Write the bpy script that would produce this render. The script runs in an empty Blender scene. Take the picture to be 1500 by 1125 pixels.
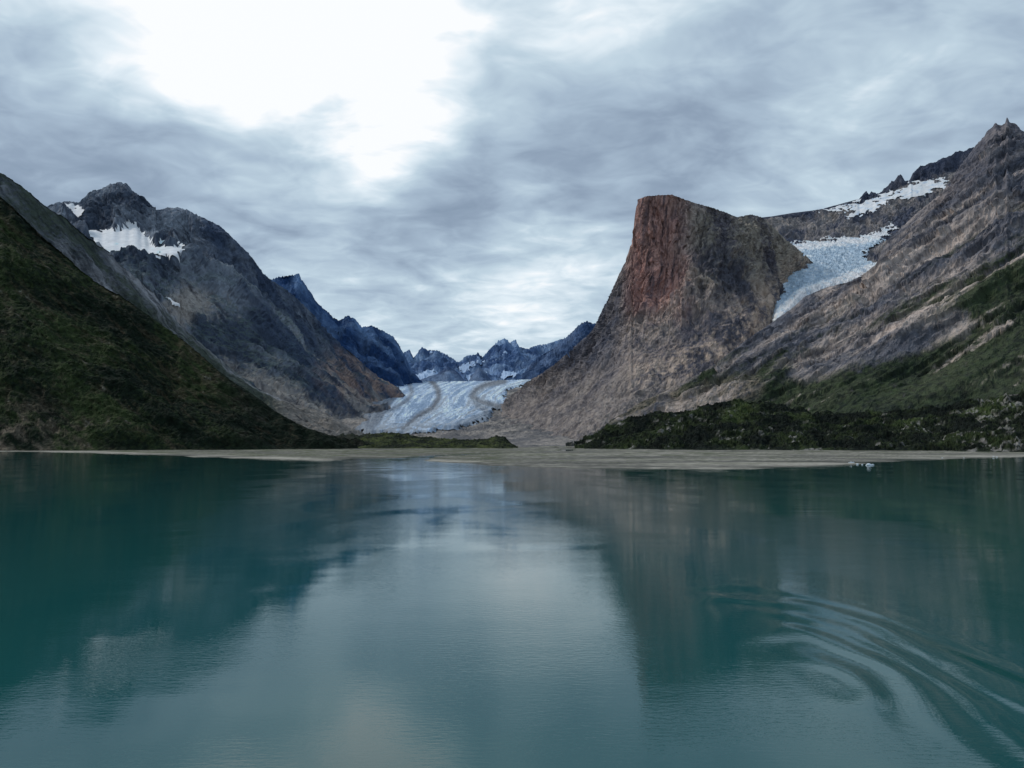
import bpy, math, numpy as np
from mathutils import Vector

# ------------------------------------------------------------------ image pixels and chosen depths to world space, from this one camera
F = 1250.0; CX = 750.0; CY = 562.5; H = 30.0
PITCH = math.atan((644.0-CY)/F)
cp, sp = math.cos(PITCH), math.sin(PITCH)

def z_at(py, D):
    up = (CY-np.asarray(py, float))/F
    return H + D*(sp+up*cp)/(cp-up*sp)
def x_at(px, D, Z):
    up = np.tan(np.arctan2(Z-H, D)-PITCH)
    return (px-CX)/F*D/(cp-up*sp)
def proj(P):
    x, y, z = P[..., 0], P[..., 1], P[..., 2]-H
    fw = y*cp+z*sp; up = -y*sp+z*cp
    fw = np.maximum(fw, 1)
    return CX+F*x/fw, CY-F*up/fw
def D_water(py):
    up = (CY-py)/F
    return -H*(cp-up*sp)/(sp+up*cp)

# ------------------------------------------------------------------ noise
rng = np.random.RandomState(11)
PERM = rng.permutation(256); PERM = np.concatenate([PERM, PERM, PERM]).astype(np.int32)
G = rng.normal(size=(256, 3)); G = (G/np.linalg.norm(G, axis=1)[:, None]).astype(np.float32)
def pn(x, y, z):
    xf = np.floor(x); yf = np.floor(y); zf = np.floor(z)
    xi = xf.astype(np.int32) & 255; yi = yf.astype(np.int32) & 255; zi = zf.astype(np.int32) & 255
    x = (x-xf).astype(np.float32); y = (y-yf).astype(np.float32); z = (z-zf).astype(np.float32)
    u = x*x*x*(x*(x*6-15)+10); v = y*y*y*(y*(y*6-15)+10); w = z*z*z*(z*(z*6-15)+10)
    def g(dx, dy, dz):
        h = PERM[PERM[PERM[xi+dx]+yi+dy]+zi+dz]
        gg = G[h]
        return gg[..., 0]*(x-dx)+gg[..., 1]*(y-dy)+gg[..., 2]*(z-dz)
    a = g(0,0,0); b = g(1,0,0); a = a+u*(b-a)
    c = g(0,1,0); d = g(1,1,0); c = c+u*(d-c)
    a = a+v*(c-a)
    e = g(0,0,1); f = g(1,0,1); e = e+u*(f-e)
    c = g(0,1,1); d = g(1,1,1); c = c+u*(d-c)
    e = e+v*(c-e)
    return (a+w*(e-a))*1.5
def fbm(P, L, octv=4, seed=0.0, gain=0.5, ridge=False, shear=0.0):
    if not isinstance(L, tuple): L = (L, L, L)
    x = (P[..., 0]+shear*P[..., 2])/L[0]+seed*17.3; y = P[..., 1]/L[1]+seed*5.7; z = P[..., 2]/L[2]+seed*9.1
    out = 0; a = 1.0; tot = 0
    for o in range(octv):
        n = pn(x, y, z)
        if ridge: n = 1-2*np.abs(n)*1.5-.35
        out = out+a*n; tot += a
        a *= gain; x = x*2.03+3.1; y = y*2.03+7.7; z = z*2.03+1.3
    return out/tot
def steps(n, k):
    q = n*k; f = np.floor(q); r = q-f
    return (f+ss(.38, .62, r))/k
def ss(a, b, x):
    t = np.clip((x-a)/(b-a), 0, 1); return t*t*(3-2*t)
def cracks(P, L, seed, w=.06, shear=0.):
    """narrow joints and water streaks: zero crossings of a stretched noise"""
    return ss(w, w*.25, np.abs(fbm(P, L, 3, seed, .5, False, shear)))
def lin(c):
    c = np.array(c, float)/255
    return np.where(c <= .04045, c/12.92, ((c+.055)/1.055)**2.4)
GAIN = 1.8
def A(r, g, b, k=1.0): return lin((r, g, b))*GAIN*k
def mix(a, b, t): return a*(1-t[..., None])+b*t[..., None]
def inpoly(u, v, poly):
    ins = np.zeros(u.shape, bool); n = len(poly)
    for i in range(n):
        x1, y1 = poly[i]; x2, y2 = poly[(i+1) % n]
        if y1 == y2: continue
        c = ((y1 > v) != (y2 > v)) & (u < (x2-x1)*(v-y1)/(y2-y1)+x1)
        ins ^= c
    return ins
def dline(u, v, pts):
    d = np.full(u.shape, 1e9)
    for (x1, y1), (x2, y2) in zip(pts[:-1], pts[1:]):
        L2 = (x2-x1)**2+(y2-y1)**2
        t = np.clip(((u-x1)*(x2-x1)+(v-y1)*(y2-y1))/L2, 0, 1)
        d = np.minimum(d, np.hypot(u-x1-t*(x2-x1), v-y1-t*(y2-y1)))
    return d

# ------------------------------------------------------------------ mesh
def row_p(pts):   # (px,py,D)
    return [(p[0], p[2], float(z_at(p[1], p[2]))) for p in pts]
def make_grid(rows, u0, u1, du, segs, win=61):
    us = np.arange(u0, u1+du, du)
    R = []
    for r in rows:
        px = [a[0] for a in r]
        D = np.interp(us, px, [a[1] for a in r])
        if win:
            up = np.interp(us, px, [math.atan2(a[2]-H, a[1]) for a in r])
            k = np.hanning(win+2)[1:-1]; k /= k.sum()
            D = np.convolve(np.pad(D, win//2, 'reflect', reflect_type='odd'), k, 'valid')
            Z = H+D*np.tan(up)
        else:
            Z = np.interp(us, px, [a[2] for a in r])
        R.append((D, Z))
    Ds, Zs, T = [], [], []
    for i, n in enumerate(segs):
        for k in range(n):
            t = k/n
            Ds.append(R[i][0]*(1-t)+R[i+1][0]*t); Zs.append(R[i][1]*(1-t)+R[i+1][1]*t); T.append(i+t)
    Ds.append(R[-1][0]); Zs.append(R[-1][1]); T.append(len(segs))
    D = np.array(Ds); Z = np.array(Zs); U = np.broadcast_to(us, D.shape)
    X = x_at(U, D, Z)
    return np.stack([X, D, Z], -1), np.array(T)[:, None]*np.ones_like(D)
def normals(P):
    du = np.gradient(P, axis=1); dv = np.gradient(P, axis=0)
    n = np.cross(du, dv); n /= np.maximum(np.linalg.norm(n, axis=-1, keepdims=True), 1e-9)
    return n
def smooth(P, k):
    for _ in range(k):
        Q = P.copy()
        Q[1:-1] = (P[:-2]+2*P[1:-1]+P[2:])/4; P = Q
        Q = P.copy()
        Q[:, 1:-1] = (P[:, :-2]+2*P[:, 1:-1]+P[:, 2:])/4; P = Q
    return P
def soft(m, k=6):
    return smooth(m.astype(float)[..., None], k)[..., 0]
def fit_crest(P, T, crest, Tc, win=9, px=None):
    """raise / lower the massif so that the mean crest falls on its image pixel coordinates"""
    u, v = proj(P)
    u0, u1 = int(u[T <= Tc].min()), int(u[T <= Tc].max())
    vm = np.full(u1-u0+2, 1e9)
    sel = T <= Tc+.3
    np.minimum.at(vm, np.clip((u[sel]-u0).astype(int), 0, len(vm)-1), v[sel])
    us = np.arange(u0, u0+len(vm))+.5
    ok = vm < 1e8
    vm = np.interp(us, us[ok], vm[ok])
    tg = np.interp(us, [a[0] for a in crest], [CY-F*math.tan(math.atan2(a[2]-H, a[1])-PITCH) for a in crest])  # target crest line in image pixels
    dl = vm-tg
    k = np.hanning(win+2)[1:-1]; k /= k.sum()
    dl = np.convolve(np.pad(dl, win//2, 'edge'), k, 'valid')
    dz = np.interp(u, us, dl)*P[..., 1]/F
    P = P.copy(); P[..., 2] += dz*ss(0, Tc, T)
    return P
def add_mesh(name, P, col, mat, fmask=None, smoothsh=False):
    nv, nu = P.shape[:2]
    idx = np.arange(nv*nu).reshape(nv, nu)
    q = np.stack([idx[:-1, :-1], idx[:-1, 1:], idx[1:, 1:], idx[1:, :-1]], -1).reshape(-1, 4)
    V = P.reshape(-1, 3); C = col.reshape(-1, 3)
    if fmask is not None:
        m = fmask.reshape(-1)
        q = q[m[q].sum(1) >= 3]
        used = np.unique(q); re = np.zeros(nv*nu, int); re[used] = np.arange(len(used))
        q = re[q]; V = V[used]; C = C[used]
    me = bpy.data.meshes.new(name)
    me.vertices.add(len(V)); me.vertices.foreach_set('co', V.astype(np.float32).ravel())
    me.loops.add(q.size); me.loops.foreach_set('vertex_index', q.astype(np.int32).ravel())
    me.polygons.add(len(q)); me.polygons.foreach_set('loop_start', (np.arange(len(q))*4).astype(np.int32))
    me.polygons.foreach_set('loop_total', np.full(len(q), 4, np.int32))
    me.polygons.foreach_set('use_smooth', np.full(len(q), smoothsh))
    at = me.color_attributes.new('Col', 'FLOAT_COLOR', 'POINT')
    c4 = np.ones((len(V), 4), np.float32); c4[:, :3] = np.clip(C, 0.002, 0.85)
    at.data.foreach_set('color', c4.ravel())
    me.update(calc_edges=True); me.validate()
    me.materials.append(mat)
    ob = bpy.data.objects.new(name, me); bpy.context.scene.collection.objects.link(ob)
    return ob

# ------------------------------------------------------------------ materials
def terrain_mat(name, scale, bump, vlo=.6, vhi=1.4, rough=.95, stretch=(1, 1, 1), spec=.15, det=4):
    m = bpy.data.materials.new(name); m.use_nodes = True; nt = m.node_tree; N = nt.nodes; L = nt.links
    b = N['Principled BSDF']; b.inputs['Roughness'].default_value = rough
    b.inputs['Specular IOR Level'].default_value = spec
    at = N.new('ShaderNodeAttribute'); at.attribute_name = 'Col'
    geo = N.new('ShaderNodeNewGeometry')
    mp = N.new('ShaderNodeMapping'); mp.inputs['Scale'].default_value = [s/scale for s in stretch]
    L.new(geo.outputs['Position'], mp.inputs[0])
    n = N.new('ShaderNodeTexNoise'); n.inputs['Scale'].default_value = 1; n.inputs['Detail'].default_value = det
    n.inputs['Roughness'].default_value = .7
    L.new(mp.outputs[0], n.inputs['Vector'])
    mr = N.new('ShaderNodeMapRange'); mr.inputs[1].default_value = .34; mr.inputs[2].default_value = .66
    mr.inputs[3].default_value = vlo; mr.inputs[4].default_value = vhi
    L.new(n.outputs[0], mr.inputs[0])
    vm = N.new('ShaderNodeVectorMath'); vm.operation = 'SCALE'
    L.new(at.outputs['Color'], vm.inputs[0]); L.new(mr.outputs[0], vm.inputs['Scale'])
    L.new(vm.outputs[0], b.inputs['Base Color'])
    bp = N.new('ShaderNodeBump'); bp.inputs['Strength'].default_value = 1; bp.inputs['Distance'].default_value = bump
    L.new(n.outputs[0], bp.inputs['Height']); L.new(bp.outputs[0], b.inputs['Normal'])
    return m
M_rock = terrain_mat('rock', 30, 20, .75, 1.25, stretch=(1, 1, .45))
M_far = terrain_mat('far_rock', 110, 75, .7, 1.3, stretch=(1, 1, .5))
M_veg = terrain_mat('tundra_scrub', 18, 12, .5, 1.5)
M_sand = terrain_mat('sand_and_gravel', 14, 1.5, .7, 1.25)
M_snow = terrain_mat('snow', 60, 8, .9, 1.08, rough=.7, det=3)
M_ice = terrain_mat('glacier_ice', 30, 12, .8, 1.15, rough=.6, spec=.3)

def rocky(P, N, amp, L, seed, shear=0., zst=2.6, Tc=None, T=None, slab=.5, keep=.35, macro=0., mL=1000.):
    W = P+np.stack([fbm(P, L*.8, 3, seed+.3), fbm(P, L*.8, 3, seed+.6), fbm(P, L*.8, 3, seed+.9)], -1)*L*.25
    d = amp*fbm(W, (L, L, L*zst), 7, seed, .55, True, shear)
    if macro: d = d+macro*fbm(W, (mL, mL, mL*zst), 2, seed+7, .45, True, shear)
    n = fbm(W, (L*.45, L*.45, L*.45*zst), 4, seed+4, .5, False, shear)
    d = d+amp*slab*(steps(n, 5)*1.2)
    n = fbm(W, (L*.14, L*.14, L*.14*zst), 4, seed+5, .55, False, shear)
    d = d+amp*slab*.4*(steps(n, 4)*1.2)
    raw = d/(amp+macro)
    if Tc is not None:
        k = 1-(1-keep)*ss(Tc-.22, Tc, T)*ss(Tc+.6, Tc, T)
        d = d*k
    d = d*ss(0, .08, T) if T is not None else d
    return P+N*d[..., None], raw
def jag(P, T, Tc, L, amp, wid=.2):
    P[..., 2] += (np.abs(fbm(P, (L, L*3, L*9), 4, 4.0, .6))*-2.2+.5)*amp*ss(Tc-wid, Tc, T)
def back(crest, dD, z=-60):
    return [(a[0], a[1]+dD, z) for a in crest]

# ================================================================== far range
c = row_p([(500,520,13500),(590,517,13500),(600,512,13500),(606,524,13500),(612,516,13500),(618,508,13500),(626,513,13500),(640,513,13500),(655,520,13500),(672,531,13500),(683,521,13500),(700,519,13500),(706,524,13500),
 (716,513,13500),(730,499,13500),(740,496,13500),(747,502,13500),(755,497,13500),(761,508,13500),(772,511,13500),(785,506,13500),(800,504,13500),(815,499,13500),(830,494,13500),(850,488,13500),(900,480,13500)])
m1 = row_p([(500,545,12500),(600,542,12500),(640,538,12300),(690,545,12500),(740,532,12200),(800,535,12500),(900,530,12500)])
b = row_p([(500,576,10300),(900,576,10300)])
P, T = make_grid([b, m1, c, back(c, 2500, 200)], 560, 890, .9, [36, 50, 12])
N = normals(P); P, d = rocky(P, N, 150, 700, 1.0, Tc=2, T=T, keep=.3)
jag(P, T, 2, 110, 80, .5)
P = fit_crest(P, T, c, 2, 5)
u, v = proj(P)
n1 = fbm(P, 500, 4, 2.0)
col = mix(A(56,76,106)+0*P, A(104,124,148), ss(-.3, .4, n1))  # aerial haze painted into the albedo: bluer and lighter rock
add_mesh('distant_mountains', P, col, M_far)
wu = u+fbm(P, 200, 3, 8.)*8; wv = v+fbm(P, 200, 3, 9.)*6
sm = inpoly(wu, wv, [(608,550),(625,545),(640,546),(650,556),(640,562),(612,560)]) | inpoly(wu, wv, [(668,541),(686,533),(703,528),(708,534),(690,541),(680,548)]) | inpoly(wu, wv, [(732,552),(742,541),(750,543),(760,556),(738,560)]) | inpoly(wu, wv, [(680,552),(700,548),(715,560),(690,562)])
sm |= (fbm(P, (160,160,90), 3, 21.) > .36) & (v > 515) & (v < 550) & (u > 600) & (u < 800)
add_mesh('snowfield', P+N*25, np.zeros_like(P)+A(132,150,172), M_snow, sm, True)

# nearer blue range on the right of the valley head
c = row_p([(740,575,11000),(760,556,11000),(775,535,11000),(790,522,11000),(806,513,11000),(820,503,11000),(832,492,11000),(842,482,11000),(852,473,11000),(860,470,11000),(868,474,11000),(885,472,11000),(940,480,11000)])
b = row_p([(740,590,9300),(940,590,9300)])
P, T = make_grid([b, c, back(c, 2000, 200)], 742, 935, .9, [100, 12])
N = normals(P); P, d = rocky(P, N, 130, 600, 3.0, Tc=1, T=T); jag(P, T, 1, 90, 50)
P = fit_crest(P, T, c, 1)
col = mix(A(36,54,80)+0*P, A(78,94,118), ss(-.3, .4, fbm(P, 400, 4, 2.0)))  # blue of the haze put into the rock colour, no haze in the air
add_mesh('haze_blue_mountain', P, col, M_far)
# small dark foothills
c = row_p([(560,566,10200),(600,562,10200),(640,548,10200),(655,536,10200),(668,543,10200),(684,560,10200),(692,548,10200),(702,538,10200),(712,545,10200),(724,562,10200),(760,566,10200)])
b = row_p([(560,574,9500),(760,574,9500)])
P, T = make_grid([b, c, back(c, 700, 300)], 600, 740, 1.0, [36, 10])
N = normals(P); P, d = rocky(P, N, 45, 350, 5.0, Tc=1, T=T)
add_mesh('haze_blue_mountain', P, mix(A(46,62,88)+0*P, A(84,100,122), ss(-.3, .4, fbm(P, 300, 4, 2.0))), M_far)  # bluish albedo imitates haze over the foothills

# ================================================================== dark blue peaks left of valley
c = row_p([(300,455,8800),(380,420,8800),(397,410,8800),(407,406,8800),(420,404,8800),(437,402,8800),(444,412,8800),(455,428,8900),(465,444,8900),(480,457,8900),(490,466,9000),(497,470,9000),(509,462,9000),(520,467,9000),(530,479,9100),
 (545,477,9100),(560,484,9200),(575,492,9200),(585,505,9300),(592,520,9400),(600,534,9400),(608,548,9500),(620,560,9600),(640,575,9600)])
b = row_p([(300,600,7800),(450,600,7800),(560,592,8000),(640,588,8500)])
P, T = make_grid([b, c, back(c, 1800, 200)], 330, 632, 1.0, [160, 14])
N = normals(P); P, d = rocky(P, N, 120, 520, 7.0, shear=.4, Tc=1, T=T); jag(P, T, 1, 80, 40)
P = fit_crest(P, T, c, 1)
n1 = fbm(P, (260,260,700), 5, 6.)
col = mix(A(28,50,82)+0*P, A(80,102,130), ss(-.25, .45, n1))  # distance haze painted in as blue rock colour
add_mesh('haze_blue_mountain', P, col, M_far)

# ================================================================== big left mountain
c = row_p([(-150,330,6500),(60,306,6500),(80,300,6500),(86,296,6500),(100,295,6500),(115,297,6500),(125,287,6500),(135,279,6500),(150,277,6500),(160,270,6500),(175,267,6500),(185,270,6500),(195,280,6500),(210,290,6450),(222,301,6400),(232,308,6400),
 (245,305,6350),(260,304,6300),(275,308,6300),(290,316,6300),(310,325,6300),(325,333,6300),(340,348,6300),(355,362,6350),(370,378,6400),(385,400,6450),(395,409,6500),(420,425,6600),(440,442,6700),(460,462,6800),(480,485,6900),(500,505,7000),(520,522,7100),(545,545,7300),(565,558,7500),(580,567,7600),(640,600,7800)])
rB = row_p([(-150,350,6100),(80,315,6250),(130,336,6200),(200,333,6150),(265,355,6100),(300,378,5950),(340,400,6000),(400,450,6100),(460,500,6400),(520,548,6700),(565,568,7000),(640,605,7500)])
rA = row_p([(-150,380,5600),(80,350,5600),(130,368,5350),(180,380,5300),(265,372,5400),(300,410,5500),(340,440,5600),(400,490,5700),(460,530,5900),(520,565,6200),(565,578,6600),(640,610,7200)])
b = row_p([(-150,655,4200),(400,655,4300),(470,650,4400),(530,638,4700),(575,610,5600),(640,612,6800)])
P, T = make_grid([b, rA, rB, c, back(c, 2000)], -60, 620, 1.3, [180, 30, 64, 14])
P = smooth(P, 2)
N = normals(P); N0 = N; Pb = P; ub, vb = proj(Pb)
nz = fbm(P, 90, 4, 7.7, .6)
wu = ub+nz*22; wv = vb+nz*14
S1 = [(122,339),(150,341),(178,336),(188,326),(205,330),(215,344),(226,350),(222,359),(240,360),(270,358),(264,370),(235,374),(205,373),(180,377),(160,375),(142,360)]
sm = inpoly(wu, wv, S1) | inpoly(wu, wv, [(84,314),(100,302),(118,303),(128,314),(114,328),(100,324)]) | inpoly(wu, wv, [(246,436),(262,440),(260,447),(248,444)])
ks = np.clip(soft(sm, 5)*1.4, 0, 1)
P, d = rocky(P, N, 85, 460, 9.0, shear=.55, Tc=3, T=T, macro=170, mL=1300, slab=.7)
P = Pb+(P-Pb)*(1-.92*ks)[..., None]
jag(P, T, 3, 75, 30, .3)
P = fit_crest(P, T, c, 3)
Nn = normals(P); u, v = proj(P)
n1 = fbm(P, (300,300,600), 5, 6., shear=.55); n2 = fbm(P, (80,80,260), 5, 7., .6, shear=.55); n3 = fbm(P, 32, 4, 8., .6)
col = mix(A(54,62,74)+0*P, A(106,112,120), ss(-.3, .3, n1+.5*n2+.2*n3))
col = mix(col, A(30,36,50), ss(.1, .4, n2+.3*n3)*.75)
veg = ss(.45, .7, Nn[..., 2]+.35*n1+.3*n3)*ss(1500, 900, P[..., 2])
col = mix(col, A(58,70,62), veg*.55)
col = mix(col, A(48,60,80), ss(-10, 60, (u-250)-(v-330)*.75)*ss(.4, -.3, n1)*.6)  # shade of the right-facing slopes painted in as darker blue-grey
tal = ss(.0, .35, -d*.6+n1*.6+.3*n3+ss(470, 590, v)*.4-.15+.35*ss(60, 0, np.hypot((u-262)/1.2, (v-450)/.7)))*ss(390, 440, v)*ss(40, -30, (u-330)-(v-400)*1.25)
col = mix(col, A(140,132,124), tal*.75)
col = mix(col, A(150,124,106), ss(50, 10, dline(u, v, [(500,545),(570,572)]))*ss(-.2, .3, n2)*.6)
col = mix(col, A(26,32,44), cracks(P, (130,130,600), 61., .05, .55)*.6)
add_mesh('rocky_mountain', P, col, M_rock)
add_mesh('snowfield', P+N0*9, mix(A(186,196,208)+0*P, A(156,174,188), ss(0, .5, nz)*ss(345, 362, v)), M_snow, sm, True)

# ================================================================== left middle grey slope
c = row_p([(-500,20,3700),(-100,190,3750),(0,253,3800),(20,265,3800),(40,280,3850),(70,305,3850),(100,325,3900),(130,350,3950),(150,365,4000),(175,388,4000),(200,409,4050),(225,430,4100),(245,455,4150),(265,478,4200),(290,500,4200),(320,525,4250),(350,550,4300),(380,572,4300),(430,592,4350),(480,606,4400),(510,625,4400),(560,650,4400)])
b = row_p([(-500,650,3000),(0,652,3200),(300,652,3400),(560,660,3600)])
P, T = make_grid([b, c, back(c, 900)], -450, 545, 1.5, [250, 20])
N = normals(P); P, d = rocky(P, N, 40, 330, 12.0, shear=.8, Tc=1, T=T, macro=40, mL=700, slab=.7); jag(P, T, 1, 40, 11, .08)
P = fit_crest(P, T, c, 1)
u, v = proj(P)
n1 = fbm(P, (220,220,500), 5, 6., shear=.8); n2 = fbm(P, (50,50,180), 5, 7., .6, shear=.8); n3 = fbm(P, 20, 4, 8., .6)
col = mix(A(62,66,72)+0*P, A(124,124,126), ss(-.3, .3, n1+.5*n2+.2*n3))
col = mix(col, A(34,38,44), ss(.05, .4, n2+.3*n3)*.75)
col = mix(col, A(50,58,44), ss(.0, .35, -n1+.4*n3+ss(350, 560, v)*.3)*.75)
col = mix(col, A(112,106,100), ss(380, 430, u)*.85)
col = mix(col, A(28,32,38), cracks(P, (80,80,500), 62., .05, .8)*.6)
add_mesh('rocky_slope', P, col, M_rock)

# ================================================================== near left green hillside
c = row_p([(-600,20,3100),(-200,160,3100),(0,288,3100),(20,305,3080),(40,325,3060),(60,345,3040),(80,362,3020),(100,378,3000),(120,398,2980),(140,413,2970),(160,425,2960),(180,436,2950),(200,450,2940),(220,464,2930),(240,478,2920),(260,492,2910),(280,508,2900),(300,525,2880),(320,543,2860),(340,558,2850),(365,574,2840),(385,588,2830),(400,600,2820),(420,612,2810),(450,627,2800),(480,636,2800),(520,641,2800),(560,656,2800)])
b = [(-600,2250,-1), (0,2280,-1), (200,2350,1), (400,2500,1), (560,2720,1)]
P, T = make_grid([b, c, back(c, 800, 0)], -420, 540, 1.35, [270, 16], 101)
N = normals(P); P, d = rocky(P, N, 22, 210, 14.0, shear=1.0, zst=1.8, Tc=1, T=T, slab=.8, keep=.6, macro=42, mL=520)
P = P+N*(fbm(P, 17, 3, 3., .6)*5)[..., None]
P = fit_crest(P, T, c, 1)
Nn = normals(P); u, v = proj(P)
n1 = fbm(P, (150,150,400), 5, 16., shear=1.0); n2 = fbm(P, (34,34,120), 4, 17., .65, shear=1.); n3 = fbm(P, 12, 3, 8., .65)
col = mix(A(15,23,15)+0*P, A(37,46,24), ss(-.2, .3, n1+.5*n3))
col = mix(col, A(54,48,36), ss(.0, .3, n2+.3*n3+.2*n1-.25*d)*.65)
col = mix(col, A(92,90,80), ss(.33, .55, n2+.3*n1+.35*n3)*.8)
col = mix(col, A(104,94,82), ss(560, 650, v)*ss(190, 0, u)*ss(-.2, .3, n2)*.6)
col = mix(col, A(18,22,22), ss(290, 380, u)*ss(-.3, .3, n1+n3*.6)*.75)
add_mesh('green_hillside', P, col, M_veg)

# ================================================================== butte
c = row_p([(700,600,6600),(745,585,6500),(770,560,6300),(790,549,6100),(810,535,5900),(835,514,5600),(850,500,5450),(862,490,5350),(870,480,5250),(880,458,5150),(895,428,5000),(905,405,4900),(915,385,4850),(922,368,4800),(927,343,4750),(931,308,4700),(935,292,4660),(948,287,4640),(965,286,4640),(985,285,4640),(1000,291,4680),(1020,298,4700),(1040,303,4750),(1060,310,4800),(1080,318,4850),(1100,314,4900),(1115,318,4950),(1130,330,5000),(1150,350,5050),(1165,361,5100),(1180,374,5150),(1190,384,5200),(1230,420,5300)])
m2 = row_p([(700,602,6400),(770,572,6000),(810,556,5500),(850,528,5100),(880,492,4850),(905,460,4740),(925,445,4660),(950,435,4590),(985,425,4570),(1005,385,4580),(1030,355,4620),(1060,355,4640),(1100,375,4700),(1150,400,4860),(1165,404,5010),(1190,408,5120),(1230,440,5150)])
m1 = row_p([(700,605,5900),(770,590,5200),(810,580,4800),(850,562,4600),(880,535,4450),(925,510,4330),(985,490,4300),(1040,460,4340),(1100,440,4460),(1150,438,4640),(1165,440,4880),(1190,440,5020),(1230,460,5050)])
b = row_p([(700,640,4600),(760,640,4200),(800,650,3900),(850,652,3600),(900,650,3500),(1000,630,3600),(1100,570,3900),(1150,520,4480),(1190,500,4800),(1230,500,4900)])
P, T = make_grid([b, m1, m2, c, back(c, 1400)], 735, 1225, 1.05, [125, 75, 125, 26], 45)
P = smooth(P, 1)
N = smooth(normals(P), 12); N /= np.linalg.norm(N, axis=-1, keepdims=True); W = ss(.3, 1.6, T)
P1, d = rocky(P, N, 48, 240, 21.0, shear=-.1, zst=3.6, Tc=3, T=T, slab=1.1)
P2, d2 = rocky(P, N, 26, 170, 22.0, shear=-.3, T=T, zst=3.)
P = P2*(1-W[..., None])+P1*W[..., None]
jag(P, T, 3, 40, 8, .1)
P = fit_crest(P, T, c, 3, 5)
Nn = normals(P); u, v = proj(P)
n1 = fbm(P, (220,220,500), 5, 6., shear=-.3); n2 = fbm(P, (26,50,300), 5, 7., .6, shear=-.15); n3 = fbm(P, 26, 4, 8., .65)
col = mix(A(84,80,84)+0*P, A(132,120,112), ss(-.25, .25, n1+.5*n3))
red = ss(1035, 975, u+n1*45)*ss(905, 935, u)*ss(490, 430, v+n1*45)
col = mix(col, A(150,114,104), red*.85)
col = mix(col, A(90,76,78), red*ss(-.05, .3, n2)*.75)
col = mix(col, A(50,52,62), ss(.05, .4, n2+.3*n3+.2*d)*.75*(1-.5*red))
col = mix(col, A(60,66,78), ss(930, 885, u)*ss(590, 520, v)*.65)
gr = ss(-.2, .2, n1+.5*n3+.1)*ss(1000, 1040, u)*ss(300, 320, v)*ss(450, 380, v)
col = mix(col, A(122,116,104), gr*.7)
dk = ss(.0, .3, -n1+.4*n2+.1)*ss(60, 20, dline(u, v, [(1020,400),(1080,410),(1130,440),(1010,500),(930,540)]))
col = mix(col, A(56,58,66), dk*.75)
lowl = ss(48, 10, dline(u, v, [(1180,400),(1130,450),(1060,505),(1000,540),(940,560)]))
col = mix(col, A(160,142,126), lowl*ss(-.2, .2, n3*.5+n1*.5+n2*.5)*.85)
tl = ss(520, 590, v+n1*60)
col = mix(col, mix(A(88,84,84)+0*P, A(122,114,108), ss(-.2, .25, n2+n3*.3)), tl*.8)
ck = np.maximum(cracks(P, (60,120,700), 63., .05, -.05)*ss(1.6, 2., T), cracks(P, (110,110,500), 64., .05, -.4)*.7)
col = mix(col, A(34,34,42), ck*.65)
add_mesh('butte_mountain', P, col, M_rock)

# ================================================================== ridge with hanging glacier
c = row_p([(1000,330,6300),(1110,319,6300),(1130,317,6300),(1160,312,6300),(1200,307,6300),(1230,299,6300),(1259,291,6300),(1264,284,6300),(1269,279,6300),(1273,285,6300),(1277,280,6300),(1284,284,6300),(1291,281,6300),(1296,276,6300),(1301,272,6300),(1306,264,6300),(1310,266,6300),(1315,257,6300),(1320,256,6300),(1326,265,6300),(1333,264,6300),(1337,253,6300),(1343,248,6300),(1349,242,6300),(1355,243,6300),(1362,238,6300),(1372,237,6300),(1380,231,6300),(1390,229,6300),(1400,222,6300),(1412,221,6300),(1425,216,6300),(1600,200,6300)])
m4 = row_p([(1000,334,6240),(1110,323,6240),(1200,311,6240),(1262,294,6240),(1300,284,6240),(1325,271,6240),(1345,264,6240),(1385,256,6240),(1420,246,6240),(1600,220,6240)])
m3 = row_p([(1000,345,6150),(1110,330,6150),(1200,322,6150),(1240,322,6050),(1275,314,6050),(1300,300,6050),(1345,291,6050),(1400,274,6050),(1600,240,6050)])
m2 = row_p([(1000,360,5900),(1160,357,5900),(1210,353,5850),(1260,348,5850),(1310,335,5850),(1360,320,5850),(1600,300,5850)])
m1 = row_p([(1000,470,5200),(1100,470,4950),(1125,470,4700),(1140,470,4300),(1180,425,4600),(1240,415,4750),(1290,395,4900),(1600,370,5100)])
b = row_p([(1000,540,4700),(1100,540,4500),(1140,540,4150),(1600,540,4200)])
P, T = make_grid([b, m1, m2, m3, m4, c, back(c, 1500)], 1090, 1470, .95, [50, 75, 42, 42, 20, 14], 0)
N = normals(P); N0 = N; Pb = P; ub, vb = proj(Pb)
nz = fbm(P, 70, 4, 8., .6); nz2 = fbm(P, 45, 4, 18., .65)
wu = ub+nz*22; wv = vb+nz*12+nz2*6
g = inpoly(wu, wv, [(1150,358),(1190,354),(1215,351),(1240,349),(1262,346),(1275,342),(1292,337),(1314,329),(1302,345),(1284,360),(1270,370),(1264,380),(1288,390),(1300,410),(1250,435),(1215,440),(1185,460),(1150,500),(1090,500),(1090,440),(1140,400)])
s2 = inpoly(wu, wv, [(1236,322),(1250,304),(1268,298),(1300,286),(1320,276),(1345,267),(1388,260),(1386,277),(1345,288),(1300,296),(1275,312),(1250,320)]) | inpoly(wu, wv, [(1185,314),(1230,304),(1262,296),(1300,286),(1300,290),(1262,300),(1230,309)])
s2 &= nz2 < .42
ks = np.clip(soft(g | s2, 4)*1.5, 0, 1)
P1, d = rocky(P, N, 48, 230, 25., zst=3.5, Tc=5, T=T, slab=.8, keep=.05); P = P1
P = Pb+(P-Pb)*(1-.9*ks)[..., None]*ss(5, 4, T)[..., None]+(P-Pb)*.15*ss(4, 4.6, T)[..., None]
P = fit_crest(P, T, c, 5, 3)
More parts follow.
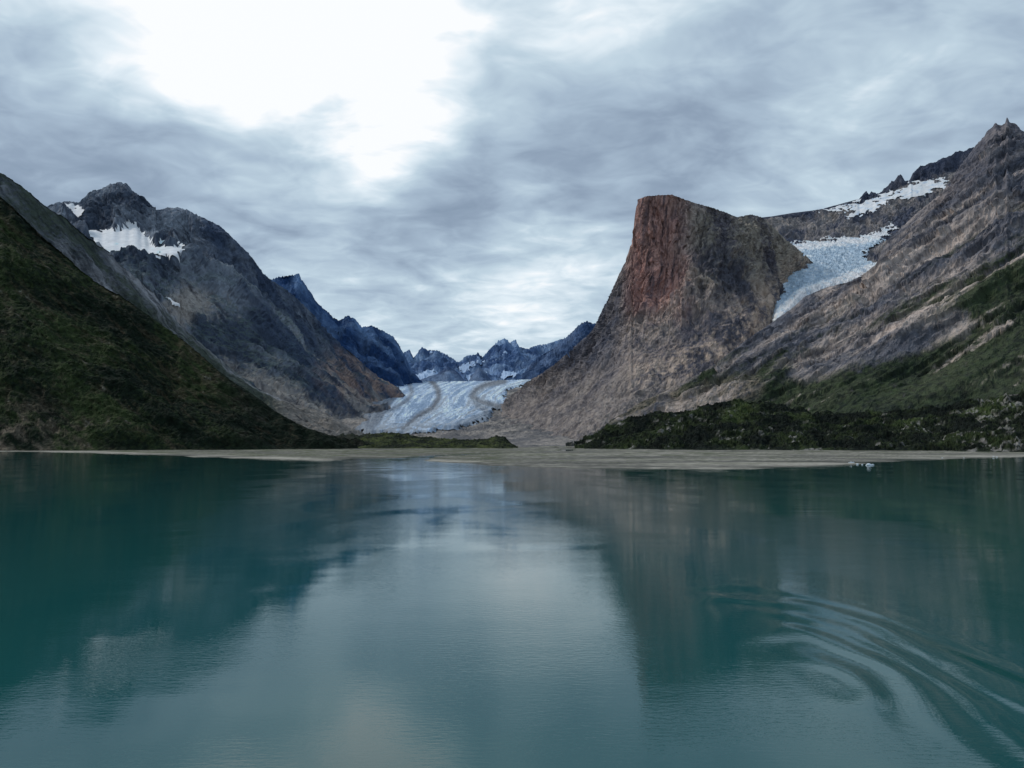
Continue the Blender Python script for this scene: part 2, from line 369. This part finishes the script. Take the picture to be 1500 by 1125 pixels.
P[..., 2] += fbm(P, (18,60,60), 3, 9., .6)*14*ss(4.2, 5, T)*ss(1250, 1275, ub)
u, v = proj(P)
n1 = fbm(P, (220,220,400), 5, 6.); n2 = fbm(P, (40,40,260), 5, 7., .6); n3 = fbm(P, 30, 4, 8., .6)
col = mix(A(66,70,82)+0*P, A(122,116,112), ss(-.25, .35, n1+.5*n2))
col = mix(col, A(38,42,54), ss(.05, .4, n2)*.75)
col = mix(col, A(48,54,68), ss(3.9, 4.2, T)*.85)
add_mesh('rocky_ridge', P, col, M_rock)
wh = ss(.0, .3, n3*.6+n2*.3+ss(16, 4, dline(ub, vb, [(1163,358),(1262,348),(1312,333)]))*.7+ss(16, 3, dline(ub, vb, [(1290,395),(1230,420),(1180,436),(1140,470)]))*.9+.0)
gc = mix(A(134,150,162)+0*P, A(184,192,200), wh)
gc = mix(gc, A(104,118,128), ss(.05, .35, fbm(P, (35,160,160), 4, 3., .6))*.55)
add_mesh('hanging_glacier', P+N0*(12+9*fbm(P, (30,50,50), 4, 5., .6, True))[..., None], gc, M_ice, g, False)
add_mesh('snowfield', P+N0*9, mix(A(192,198,206)+0*P, A(158,166,176), ss(-.1, .3, nz2)), M_snow, s2, True)

# ================================================================== big right mountain slope
c = row_p([(800,660,3700),(850,645,3700),(880,624,3750),(940,588,3800),(1000,562,3850),(1050,532,3900),(1090,500,3950),(1120,480,4000),(1140,466,4050),(1160,452,4080),(1180,434,4100),(1210,421,4150),(1240,414,4200),(1265,402,4250),(1283,391,4300),(1290,372,4350),(1300,352,4400),(1318,336,4450),(1340,315,4500),(1362,297,4500),(1380,282,4500),(1390,268,4500),(1400,252,4500),(1410,238,4500),(1420,226,4500),(1430,212,4500),(1442,200,4480),(1450,190,4450),(1458,182,4450),(1466,184,4450),(1476,179,4450),(1488,181,4450),(1496,191,4450),(1510,198,4450),(1550,205,4400),(1650,160,4300),(1900,60,4200),(2100,20,4100)])
m = row_p([(800,662,3300),(850,652,3300),(940,612,3350),(1000,592,3400),(1100,552,3450),(1200,505,3500),(1300,455,3500),(1400,400,3500),(1500,350,3450),(1650,300,3400),(1900,250,3300),(2100,220,3200)])
b = [(800,2900,3), (1000,2800,5), (1300,2600,5), (1500,2400,5), (2100,2000,5)]
P, T = make_grid([b, m, c, back(c, 1300)], 830, 1950, 1.3, [180, 160, 20], 81)
P = smooth(P, 3)
N = normals(P)
k = (.4+.6*ss(.2, 1.3, T))[..., None]
P1, d = rocky(P, N, 38, 260, 31., shear=-.9, zst=1.8, Tc=2, T=T, slab=.9, macro=100, mL=750, keep=.2); P = P+(P1-P)*k
def dip(P):
    Q = P.copy(); Q[..., 2] = P[..., 2]-.62*P[..., 0]+.25*P[..., 1]; return Q
ld = steps(fbm(dip(P), (600,600,130), 4, 33., .5), 4)
P = P+N*(ld*65*ss(.1, .6, T)*ss(2.0, 1.8, T))[..., None]
jag(P, T, 2, 40, 11, .12)
P = fit_crest(P, T, c, 2, 7)
Nn = normals(P); u, v = proj(P)
n1 = fbm(P, (260,260,420), 5, 6., shear=-.9); n2 = fbm(P, (60,80,160), 5, 7., .6, shear=-.9); n3 = fbm(P, 22, 4, 8., .65)
nd = fbm(dip(P), (420,420,75), 5, 11., .6)
col = mix(A(84,84,90)+0*P, A(134,124,118), ss(-.25, .2, n1*.7+.6*nd+.3*n3))
col = mix(col, A(160,146,136), ss(.08, .32, nd+.25*n3+.3*n1)*.7)
col = mix(col, A(50,52,60), ss(.0, .3, -nd*.7+.5*n2+.25*n3-.05)*.75)
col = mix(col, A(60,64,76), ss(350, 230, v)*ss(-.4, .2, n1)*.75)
col = mix(col, A(36,38,46), np.maximum(cracks(P, (150,150,400), 65., .045, -.9), cracks(dip(P), (500,500,70), 66., .05))*.6)
line = np.interp(u, [830,950,1050,1150,1250,1350,1450,1520,1700,1950], [625,580,550,522,485,445,388,342,300,300])
vegf = ss(-45, 50, v-line+n1*130-nd*150+n3*30)
vegf = np.clip(vegf*ss(-.35, .05, n2*-1+.5*n3+.35*vegf), 0, 1)
vc = mix(A(20,28,19)+0*P, A(44,54,34), ss(-.3, .3, n3+n1*.6))
bare = ss(30, 12, dline(u+n3*20, v+n1*30, [(1180,545),(1260,510),(1330,490),(1400,480)]))
bare = np.maximum(bare, ss(.16, .32, nd+.3*n3)*.85)
vegf = vegf*(1-.9*bare)
col = mix(col, vc, vegf*.94)
col = mix(col, A(110,100,90), ss(26, 8, dline(u, v, [(900,600),(1000,585),(1100,565)]))*ss(-.3, .2, n3)*.7)
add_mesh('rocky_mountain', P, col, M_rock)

# near right scrub hills
c = row_p([(840,652,2900),(860,641,2900),(880,629,2900),(893,625,2900),(920,614,2900),(950,607,2880),(1000,602,2850),(1050,592,2820),(1080,587,2800),(1110,586,2780),(1150,595,2750),(1200,602,2700),(1260,604,2650),(1320,602,2600),(1380,596,2550),(1420,588,2500),(1470,580,2450),(1520,570,2400),(2000,540,2100)])
b = [(840,2700,0), (1000,2450,0), (1300,2250,0), (1500,2000,-1), (2000,1700,-1)]
P, T = make_grid([b, c, back(c, 300, 5)], 842, 1950, 1.3, [80, 16])
N = normals(P); P, d = rocky(P, N, 18, 100, 41., zst=1., T=T, slab=.8)
P = P+N*(fbm(P, 12, 3, 3., .6)*6*ss(0, .1, T))[..., None]
u, v = proj(P)
n1 = fbm(P, 110, 5, 6.); n2 = fbm(P, 35, 4, 7., .6); n3 = fbm(P, 10, 3, 8., .65)
col = mix(A(15,20,16)+0*P, A(36,44,24), ss(-.2, .35, n1+.5*n3))
col = mix(col, A(56,66,36), ss(.05, .35, n1+.3*n2)*ss(1000, 1150, u)*ss(640, 600, v)*.8)
col = mix(col, A(118,114,110), ss(.2, .4, n2+.35*n3+.15*ss(1350, 1450, u))*ss(.0, .2, n1+.1)*.8)
add_mesh('scrub_hills', P, col, M_veg)

# central grassy mounds
c = row_p([(370,656,3000),(400,643,3000),(450,642,3000),(520,641,3000),(545,636,3000),(560,634,3000),(585,634,3000),(600,637,3000),(640,642,3000),(690,644,3000),(715,643,3000),(728,638,3000),(738,640,3000),(748,648,3000),(762,658,3000)])
b = [(370,2700,0), (762,2700,0)]
P, T = make_grid([b, c, back(c, 250, 0)], 372, 760, 1.0, [36, 12])
N = normals(P); P, d = rocky(P, N, 7, 60, 43., zst=1., T=T)
P[..., 2] += fbm(P, 9, 2, 3.)*4*ss(0, .2, T)
n1 = fbm(P, 70, 4, 6.); n3 = fbm(P, 10, 3, 8., .6)
col = mix(A(20,26,16)+0*P, A(54,60,32), ss(-.2, .35, n1+.5*n3))
add_mesh('grassy_mounds', P, col, M_veg)

# ================================================================== valley floor moraine + glacier
rows = [[(300,3000,1), (1000,3000,1)],
        [(300,3500,6), (1000,3500,6)],
        row_p([(300,637,4300),(520,637,4300),(700,634,4300),(800,625,4300),(1000,620,4300)]),
        row_p([(300,606,5600),(480,604,5600),(600,603,5600),(700,604,5600),(800,603,5300),(1000,600,5300)]),
        row_p([(300,578,7400),(480,578,7400),(600,578,7400),(700,578,7400),(800,580,7400),(1000,580,7400)]),
        row_p([(300,562,9400),(560,562,9400),(700,561,9400),(780,558,9400),(1000,558,9400)]),
        row_p([(300,570,10500),(1000,570,10500)])]
P, T = make_grid(rows, 330, 960, 1.0, [24, 50, 80, 60, 40, 12])
P = smooth(P, 4); N = normals(P); Pb = P
ub, vb = proj(Pb); n2 = fbm(P, 70, 4, 7., .6); n3 = fbm(P, 22, 3, 8., .6)
wu = ub+n2*10+n3*4; wv = vb+n2*6
g = inpoly(wu, wv, [(575,556),(620,556),(700,556),(780,555),(790,560),(762,566),(744,573),(738,583),(750,593),(775,600),(797,606),(770,607),(742,602),(722,603),(722,611),(710,619),(692,624),(668,629),(640,634),(600,638),(560,638),(522,636),(520,629),(540,617),(520,607),(482,606),(490,597),(528,589),(560,580),(570,566)])
kg = soft(g, 10)
P, d = rocky(P, N, 7, 150, 51., zst=1.); P = Pb+(P-Pb)*(1+1.5*ss(1.2, 2.2, T)*(1-kg))[..., None]
u, v = proj(P)
n1 = fbm(P, 260, 5, 6.)
col = mix(A(78,77,78)+0*P, A(120,114,108), ss(-.25, .3, n1+.5*n3))
col = mix(col, A(54,56,56), ss(.1, .4, n2+.2*n3)*.7)
add_mesh('moraine', P, col, M_sand)
cen = np.interp(vb, [556,570,585,600,620,640], [690,655,632,622,600,580])
wid = np.interp(vb, [556,570,585,600,620,640], [110,95,100,110,90,70])
s = (ub-cen)/wid
def st(k, f, sd, o=4): return fbm(np.stack([s*60, vb*f, 0*ub], -1), k, o, sd, .65)
stripe = st(7, .10, 3., 5)
fine = st(3.2, .5, 5., 3)
gc = mix(A(110,130,152)+0*P, A(178,192,206), ss(-.2, .25, stripe+.5*fine+.02))
l1 = [(628,558),(636,566),(642,576),(643,588),(634,602),(612,616),(590,634)]
l2 = [(738,562),(712,567),(697,575),(692,585),(706,594),(735,601),(792,607)]
l3 = [(692,583),(698,596),(712,606),(712,618)]
l4 = [(600,566),(604,578),(596,592),(572,606),(548,624)]
uu = ub+n3*2+n2*2
dark = np.maximum.reduce([ss(8, .5, dline(uu, vb, l1)), ss(9, 1, dline(uu, vb, l2)), ss(9, 2, dline(uu, vb, l3))*.8, ss(6, 0, dline(uu, vb, l4))*.75])
dark = np.maximum(dark, ss(.02, .26, stripe)*.75)
edge = ss(610, 636, vb)*ss(-.4, .15, n2+stripe*.9+fine*.6)*.9
lf = np.interp(vb, [556,575,590,606,636], [565,570,576,580,560])
edge = np.maximum(edge, ss(14, -22, ub-lf+stripe*30)*.9)
rt = np.interp(vb, [556,575,590,606,636], [790,742,760,715,640])
edge = np.maximum(edge, ss(-14, 10, ub-rt+stripe*20)*.7*ss(600, 610, vb))
gc = mix(gc, A(76,79,84), np.clip(np.maximum(dark, edge), 0, 1)*.9)
hh = ss(.45, 1., kg)
add_mesh('valley_glacier', P+N*(1.5+22*hh+(9*fbm(P, 50, 4, 3., .6, True)*ss(2.0, 2.6, T)+3*n3)*hh)[..., None], gc, M_ice, g, False)

# ================================================================== river delta flats
sh = [(-700,660),(-50,660.5),(60,661),(130,662.5),(200,665),(300,668.5),(400,671.5),(470,674.5),(520,672),(600,672),(650,676),(720,681),(850,685.5),(1000,686.5),(1100,686),(1180,683),(1250,679),(1330,674),(1400,671),(1450,669),(1500,668),(1900,664),(2300,663)]
r1 = [(p, D_water(y+.8), 0.3) for p, y in sh]
r0 = [(p, D*0.93, -2.5) for p, D, z in r1]
r2 = [(p, D*1.12, 1.0) for p, D, z in r1]
r3 = [(p, max(2500, D*1.2), 1.3) for p, D, z in r1]
r4 = [(p, 3700, 6) for p, D, z in r1]
P, T = make_grid([r0, r1, r2, r3, r4], -600, 2200, 2.0, [14, 40, 80, 30], 0)
n1 = fbm(P, (240,90,100), 5, 6.); n2 = fbm(P, (60,25,50), 4, 7., .6); n3 = fbm(P, (14,10,10), 3, 9., .6)
P[..., 2] += n1*2.2*ss(.2, 1.2, T)*ss(3.8, 3, T)+n2*.6*ss(3.8, 3, T)
chan = dline(P[..., 0], P[..., 1], [(175,2700),(150,2350),(130,2200),(60,2000),(-60,1800),(-160,1500),(-150,1250)])
P[..., 2] -= ss(34, 8, chan+n2*24)*3
u, v = proj(P)
col = mix(A(74,73,68)+0*P, A(126,122,112), ss(-.3, .3, n1+.4*n2+.3*n3))
gb = ss(-.15, .15, n2+n1*.6)*ss(1.5, 2.1, T)*ss(780, 720, u)
col = mix(col, A(50,57,34), np.maximum(gb*.85, ss(.0, .25, n2+n1*.6)*ss(1.7, 2.3, T)*.75))
col = mix(col, A(60,60,54), ss(.7, .1, P[..., 2]+n3*.4)*.75)
add_mesh('river_delta', P, col, M_sand, smoothsh=True)

# ================================================================== water
me = bpy.data.meshes.new('fjord_water')
S = 40000
me.from_pydata([(-S, -8000, 0), (S, -8000, 0), (S, S, 0), (-S, S, 0)], [], [(0, 1, 2, 3)])
ob = bpy.data.objects.new('fjord_water', me); bpy.context.scene.collection.objects.link(ob)
m = bpy.data.materials.new('glacial_water'); m.use_nodes = True; nt = m.node_tree; Nn = nt.nodes; L = nt.links
b = Nn['Principled BSDF']; b.inputs['Base Color'].default_value = (.010, .086, .086, 1)
b.inputs['IOR'].default_value = 1.33
geo = Nn.new('ShaderNodeNewGeometry')
def noise(scale, det=3, st=(1, 1, 1), rough=.5, dist=0):
    mp = Nn.new('ShaderNodeMapping'); mp.inputs['Scale'].default_value = [s/scale for s in st]
    L.new(geo.outputs['Position'], mp.inputs[0])
    n = Nn.new('ShaderNodeTexNoise'); n.inputs['Scale'].default_value = 1; n.inputs['Detail'].default_value = det
    n.inputs['Roughness'].default_value = rough; n.inputs['Distortion'].default_value = dist
    L.new(mp.outputs[0], n.inputs['Vector']); return n.outputs[0]
def mth(op, a, bb, c=None):
    n = Nn.new('ShaderNodeMath'); n.operation = op
    for i, q in enumerate([a, bb, c]):
        if q is None: continue
        if isinstance(q, (int, float)): n.inputs[i].default_value = q
        else: L.new(q, n.inputs[i])
    return n.outputs[0]
def mapr(x, a, bb, c, d, sm=True):
    n = Nn.new('ShaderNodeMapRange'); n.interpolation_type = 'SMOOTHSTEP' if sm else 'LINEAR'
    for i, q in enumerate([a, bb, c, d]): n.inputs[i+1].default_value = q
    L.new(x, n.inputs[0]); return n.outputs[0]
patch = mapr(noise(60, 2, (1, .6, 1), .6, .8), .38, .62, 0.25, 1.1)
rip = mth('MULTIPLY', noise(1.0, 3, (.55, 1.5, 1), .6), mth('MULTIPLY', patch, .028))
swell = mth('MULTIPLY', noise(14, 1, (.7, 1.2, 1)), .04)
vs = Nn.new('ShaderNodeVectorMath'); vs.operation = 'SUBTRACT'; L.new(geo.outputs['Position'], vs.inputs[0]); vs.inputs[1].default_value = (40, 108, 0)
v2 = Nn.new('ShaderNodeVectorMath'); v2.operation = 'MULTIPLY'; L.new(vs.outputs[0], v2.inputs[0]); v2.inputs[1].default_value = (1, .36, 1)
ln = Nn.new('ShaderNodeVectorMath'); ln.operation = 'LENGTH'; L.new(v2.outputs[0], ln.inputs[0])
rd = mth('ADD', ln.outputs['Value'], mth('MULTIPLY', noise(24, 2, (1, .4, 1)), 16))
ring = mth('SINE', mth('MULTIPLY', rd, 2*math.pi/5.5), 0)
ring = mth('ADD', ring, mth('MULTIPLY', mth('SINE', mth('MULTIPLY', rd, 2*math.pi/8.7), 0), .9))
sx = Nn.new('ShaderNodeSeparateXYZ'); L.new(vs.outputs[0], sx.inputs[0])
rmask = mth('MULTIPLY', mapr(ln.outputs['Value'], 12, 38, 1, 0), mapr(sx.outputs[0], -10, 3, 0, 1))
rmask = mth('MULTIPLY', rmask, mapr(noise(26, 1, (1, .4, 1)), .35, .6, .4, 1))
ringh = mth('MULTIPLY', mth('MULTIPLY', ring, .062), rmask)
hgt = mth('ADD', mth('ADD', rip, swell), ringh)
bp = Nn.new('ShaderNodeBump'); bp.inputs['Strength'].default_value = 1; bp.inputs['Distance'].default_value = 1
L.new(hgt, bp.inputs['Height']); L.new(bp.outputs[0], b.inputs['Normal'])
L.new(mapr(noise(160, 2, (1, .5, 1), .6, .5), .35, .65, .0, .03), b.inputs['Roughness'])
me.materials.append(m)

# ================================================================== drift ice
import bmesh
bm = bmesh.new(); r = np.random.RandomState(3)
for px, py, s in [(1246,676,1.9),(1256,677.5,1.),(1263,678,.8),(1273,679,2.4),(1278,678.5,1.2),(1240,677,.8),(1380,669,1.2),(1395,668.6,.8),(1412,668.5,1.),(1455,667,2.),(1460,667.2,1.4),(1250,675,.9)]:
    D = D_water(py+2.5); x = (px-CX)/F*D/(cp-((CY-py)/F)*sp)
    res = bmesh.ops.create_icosphere(bm, subdivisions=3, radius=1)
    off = r.rand(3)*50
    P = np.array([q.co[:] for q in res['verts']])
    n = fbm(P+off, .9, 3, 2.)
    for i, q in enumerate(res['verts']):
        k = 1+.7*n[i]
        q.co = Vector((x+P[i, 0]*s*1.4*k, D+P[i, 1]*s*k, P[i, 2]*s*.8*k+.1*s))
me = bpy.data.meshes.new('drift_ice'); bm.to_mesh(me); bm.free()
ob = bpy.data.objects.new('drift_ice', me); bpy.context.scene.collection.objects.link(ob)
mi = bpy.data.materials.new('drift_ice'); mi.use_nodes = True
bi = mi.node_tree.nodes['Principled BSDF']; bi.inputs['Roughness'].default_value = .5
tn = mi.node_tree.nodes.new('ShaderNodeTexNoise'); tn.inputs['Scale'].default_value = 1
cr = mi.node_tree.nodes.new('ShaderNodeValToRGB'); cr.color_ramp.elements[0].color = (.6,.72,.78,1); cr.color_ramp.elements[1].color = (.85,.87,.88,1)
mi.node_tree.links.new(tn.outputs[0], cr.inputs[0]); mi.node_tree.links.new(cr.outputs[0], bi.inputs['Base Color'])
me.materials.append(mi)

# ================================================================== sky
SUN_EL, SUN_AZ = math.radians(42), math.radians(-76)   # azimuth from +Y towards +X
w = bpy.data.worlds.new('World'); bpy.context.scene.world = w; w.use_nodes = True
nt = w.node_tree; Nn = nt.nodes; L = nt.links
bg = Nn['Background']; bg.inputs['Strength'].default_value = .1
sk = Nn.new('ShaderNodeTexSky'); sk.sky_type = 'NISHITA'; sk.sun_disc = False
sk.sun_elevation = SUN_EL; sk.sun_rotation = SUN_AZ
tc = Nn.new('ShaderNodeTexCoord')
nm = Nn.new('ShaderNodeVectorMath'); nm.operation = 'NORMALIZE'; L.new(tc.outputs['Generated'], nm.inputs[0])
sx = Nn.new('ShaderNodeSeparateXYZ'); L.new(nm.outputs[0], sx.inputs[0])
zc = mth('MAXIMUM', sx.outputs[2], 0.0); den = mth('ADD', zc, .16)
cb = Nn.new('ShaderNodeCombineXYZ'); L.new(mth('DIVIDE', sx.outputs[0], den), cb.inputs[0]); L.new(mth('DIVIDE', sx.outputs[1], den), cb.inputs[1])
def cn(scale, det, st=(1, 1, 1), rough=.5, dist=0, loc=(0, 0, 0), rot=0, out=0):
    mp = Nn.new('ShaderNodeMapping'); mp.inputs['Scale'].default_value = st; mp.inputs['Location'].default_value = loc
    mp.inputs['Rotation'].default_value = (0, 0, rot)
    L.new(cb.outputs[0], mp.inputs[0])
    n = Nn.new('ShaderNodeTexNoise'); n.inputs['Scale'].default_value = scale; n.inputs['Detail'].default_value = det
    n.inputs['Roughness'].default_value = rough; n.inputs['Distortion'].default_value = dist
    L.new(mp.outputs[0], n.inputs['Vector']); return n.outputs[out]
n_big = cn(1.2, 3, (1, .9, 1), .5, .5, (3, 1, 0))
n_mid = cn(3.6, 4, (.9, 1.0, 1), .52, .8, (1, 5, 0), .35)
n_fine = cn(10, 3, (.8, .9, 1), .55, .6, (7, 2, 0), .3)
tex = mth('ADD', mth('ADD', mth('MULTIPLY', n_big, .32), mth('MULTIPLY', n_mid, .42)), mth('MULTIPLY', n_fine, .26))
wn = cn(1.6, 3, (1, 1, 1), .55, .3, (9, 4, 0), 0, 1)
w1 = Nn.new('ShaderNodeVectorMath'); w1.operation = 'SUBTRACT'; L.new(wn, w1.inputs[0]); w1.inputs[1].default_value = (.5, .5, .5)
w2 = Nn.new('ShaderNodeVectorMath'); w2.operation = 'SCALE'; L.new(w1.outputs[0], w2.inputs[0]); w2.inputs['Scale'].default_value = .2
w3 = Nn.new('ShaderNodeVectorMath'); w3.operation = 'ADD'; L.new(w2.outputs[0], w3.inputs[0]); L.new(nm.outputs[0], w3.inputs[1])
w4 = Nn.new('ShaderNodeVectorMath'); w4.operation = 'NORMALIZE'; L.new(w3.outputs[0], w4.inputs[0])
def dirv(px, py):
    v = Vector(((px-CX)/F, cp-((CY-py)/F)*sp, sp+((CY-py)/F)*cp)); return v.normalized()
def lobe(px, py, r_in, r_out, amt):
    d = Nn.new('ShaderNodeVectorMath'); d.operation = 'DOT_PRODUCT'; L.new(w4.outputs[0], d.inputs[0]); d.inputs[1].default_value = dirv(px, py)
    return mapr(d.outputs['Value'], math.cos(math.radians(r_out)), math.cos(math.radians(r_in)), 0, amt)
s = None
for a in [(60,-60,0,18,.48),(400,0,0,17,.38),(500,110,0,11,.28),(560,180,0,7,.18),(740,-60,0,15,.36),(1050,-40,3,22,.20),(640,470,2,16,.28),(850,400,1,11,.16),(1250,190,1,12,.10),(300,400,1,14,.12)]:
    q = lobe(*a); s = q if s is None else mth('ADD', s, q)
for a in [(100,220,1,12,-.36),(330,260,1,9,-.16),(720,210,1,10,-.28),(560,310,1,10,-.18),(960,240,1,11,-.2),(1300,20,1,12,-.08)]:
    s = mth('ADD', s, lobe(*a))
val = mth('ADD', mth('MULTIPLY', mth('SUBTRACT', tex, .5), 1.75), mth('ADD', s, .40))
cr = Nn.new('ShaderNodeValToRGB'); L.new(val, cr.inputs[0])
e = cr.color_ramp.elements
e[0].position = 0; e[0].color = (.19, .26, .36, 1); e[1].position = 1.0; e[1].color = (1.0, 1.02, 1.04, 1)
for p, cc in [(.3, (.29,.375,.49)), (.5, (.40,.51,.63)), (.7, (.54,.67,.77)), (.88, (.78,.88,.95))]:
    x = e.new(p); x.color = (*cc, 1)
sc = Nn.new('ShaderNodeVectorMath'); sc.operation = 'SCALE'; sc.inputs['Scale'].default_value = 10; L.new(cr.outputs[0], sc.inputs[0])
mx = Nn.new('ShaderNodeMix'); mx.data_type = 'RGBA'; mx.inputs['Factor'].default_value = .95
L.new(sk.outputs[0], mx.inputs['A']); L.new(sc.outputs[0], mx.inputs['B']); L.new(mx.outputs['Result'], bg.inputs['Color'])
try:
    w.cycles.sampling_method = 'MANUAL'; w.cycles.sample_map_resolution = 512
except Exception: pass

sd = bpy.data.lights.new('sun', 'SUN'); sd.energy = 1.5; sd.angle = math.radians(10); sd.color = (1, .95, .88)
so = bpy.data.objects.new('sun', sd); bpy.context.scene.collection.objects.link(so)
dv = Vector((math.sin(SUN_AZ)*math.cos(SUN_EL), math.cos(SUN_AZ)*math.cos(SUN_EL), math.sin(SUN_EL)))
so.rotation_euler = (-dv).to_track_quat('-Z', 'Y').to_euler()

cam = bpy.data.cameras.new('camera'); co = bpy.data.objects.new('camera', cam); bpy.context.scene.collection.objects.link(co)
co.location = (0, 0, H); co.rotation_euler = (math.radians(90)+PITCH, 0, 0)
cam.sensor_width = 36; cam.lens = F/1500*36; cam.clip_start = 1; cam.clip_end = 120000
bpy.context.scene.camera = co
sc = bpy.context.scene
sc.view_settings.view_transform = 'Standard'; sc.view_settings.look = 'None'; sc.view_settings.exposure = 0
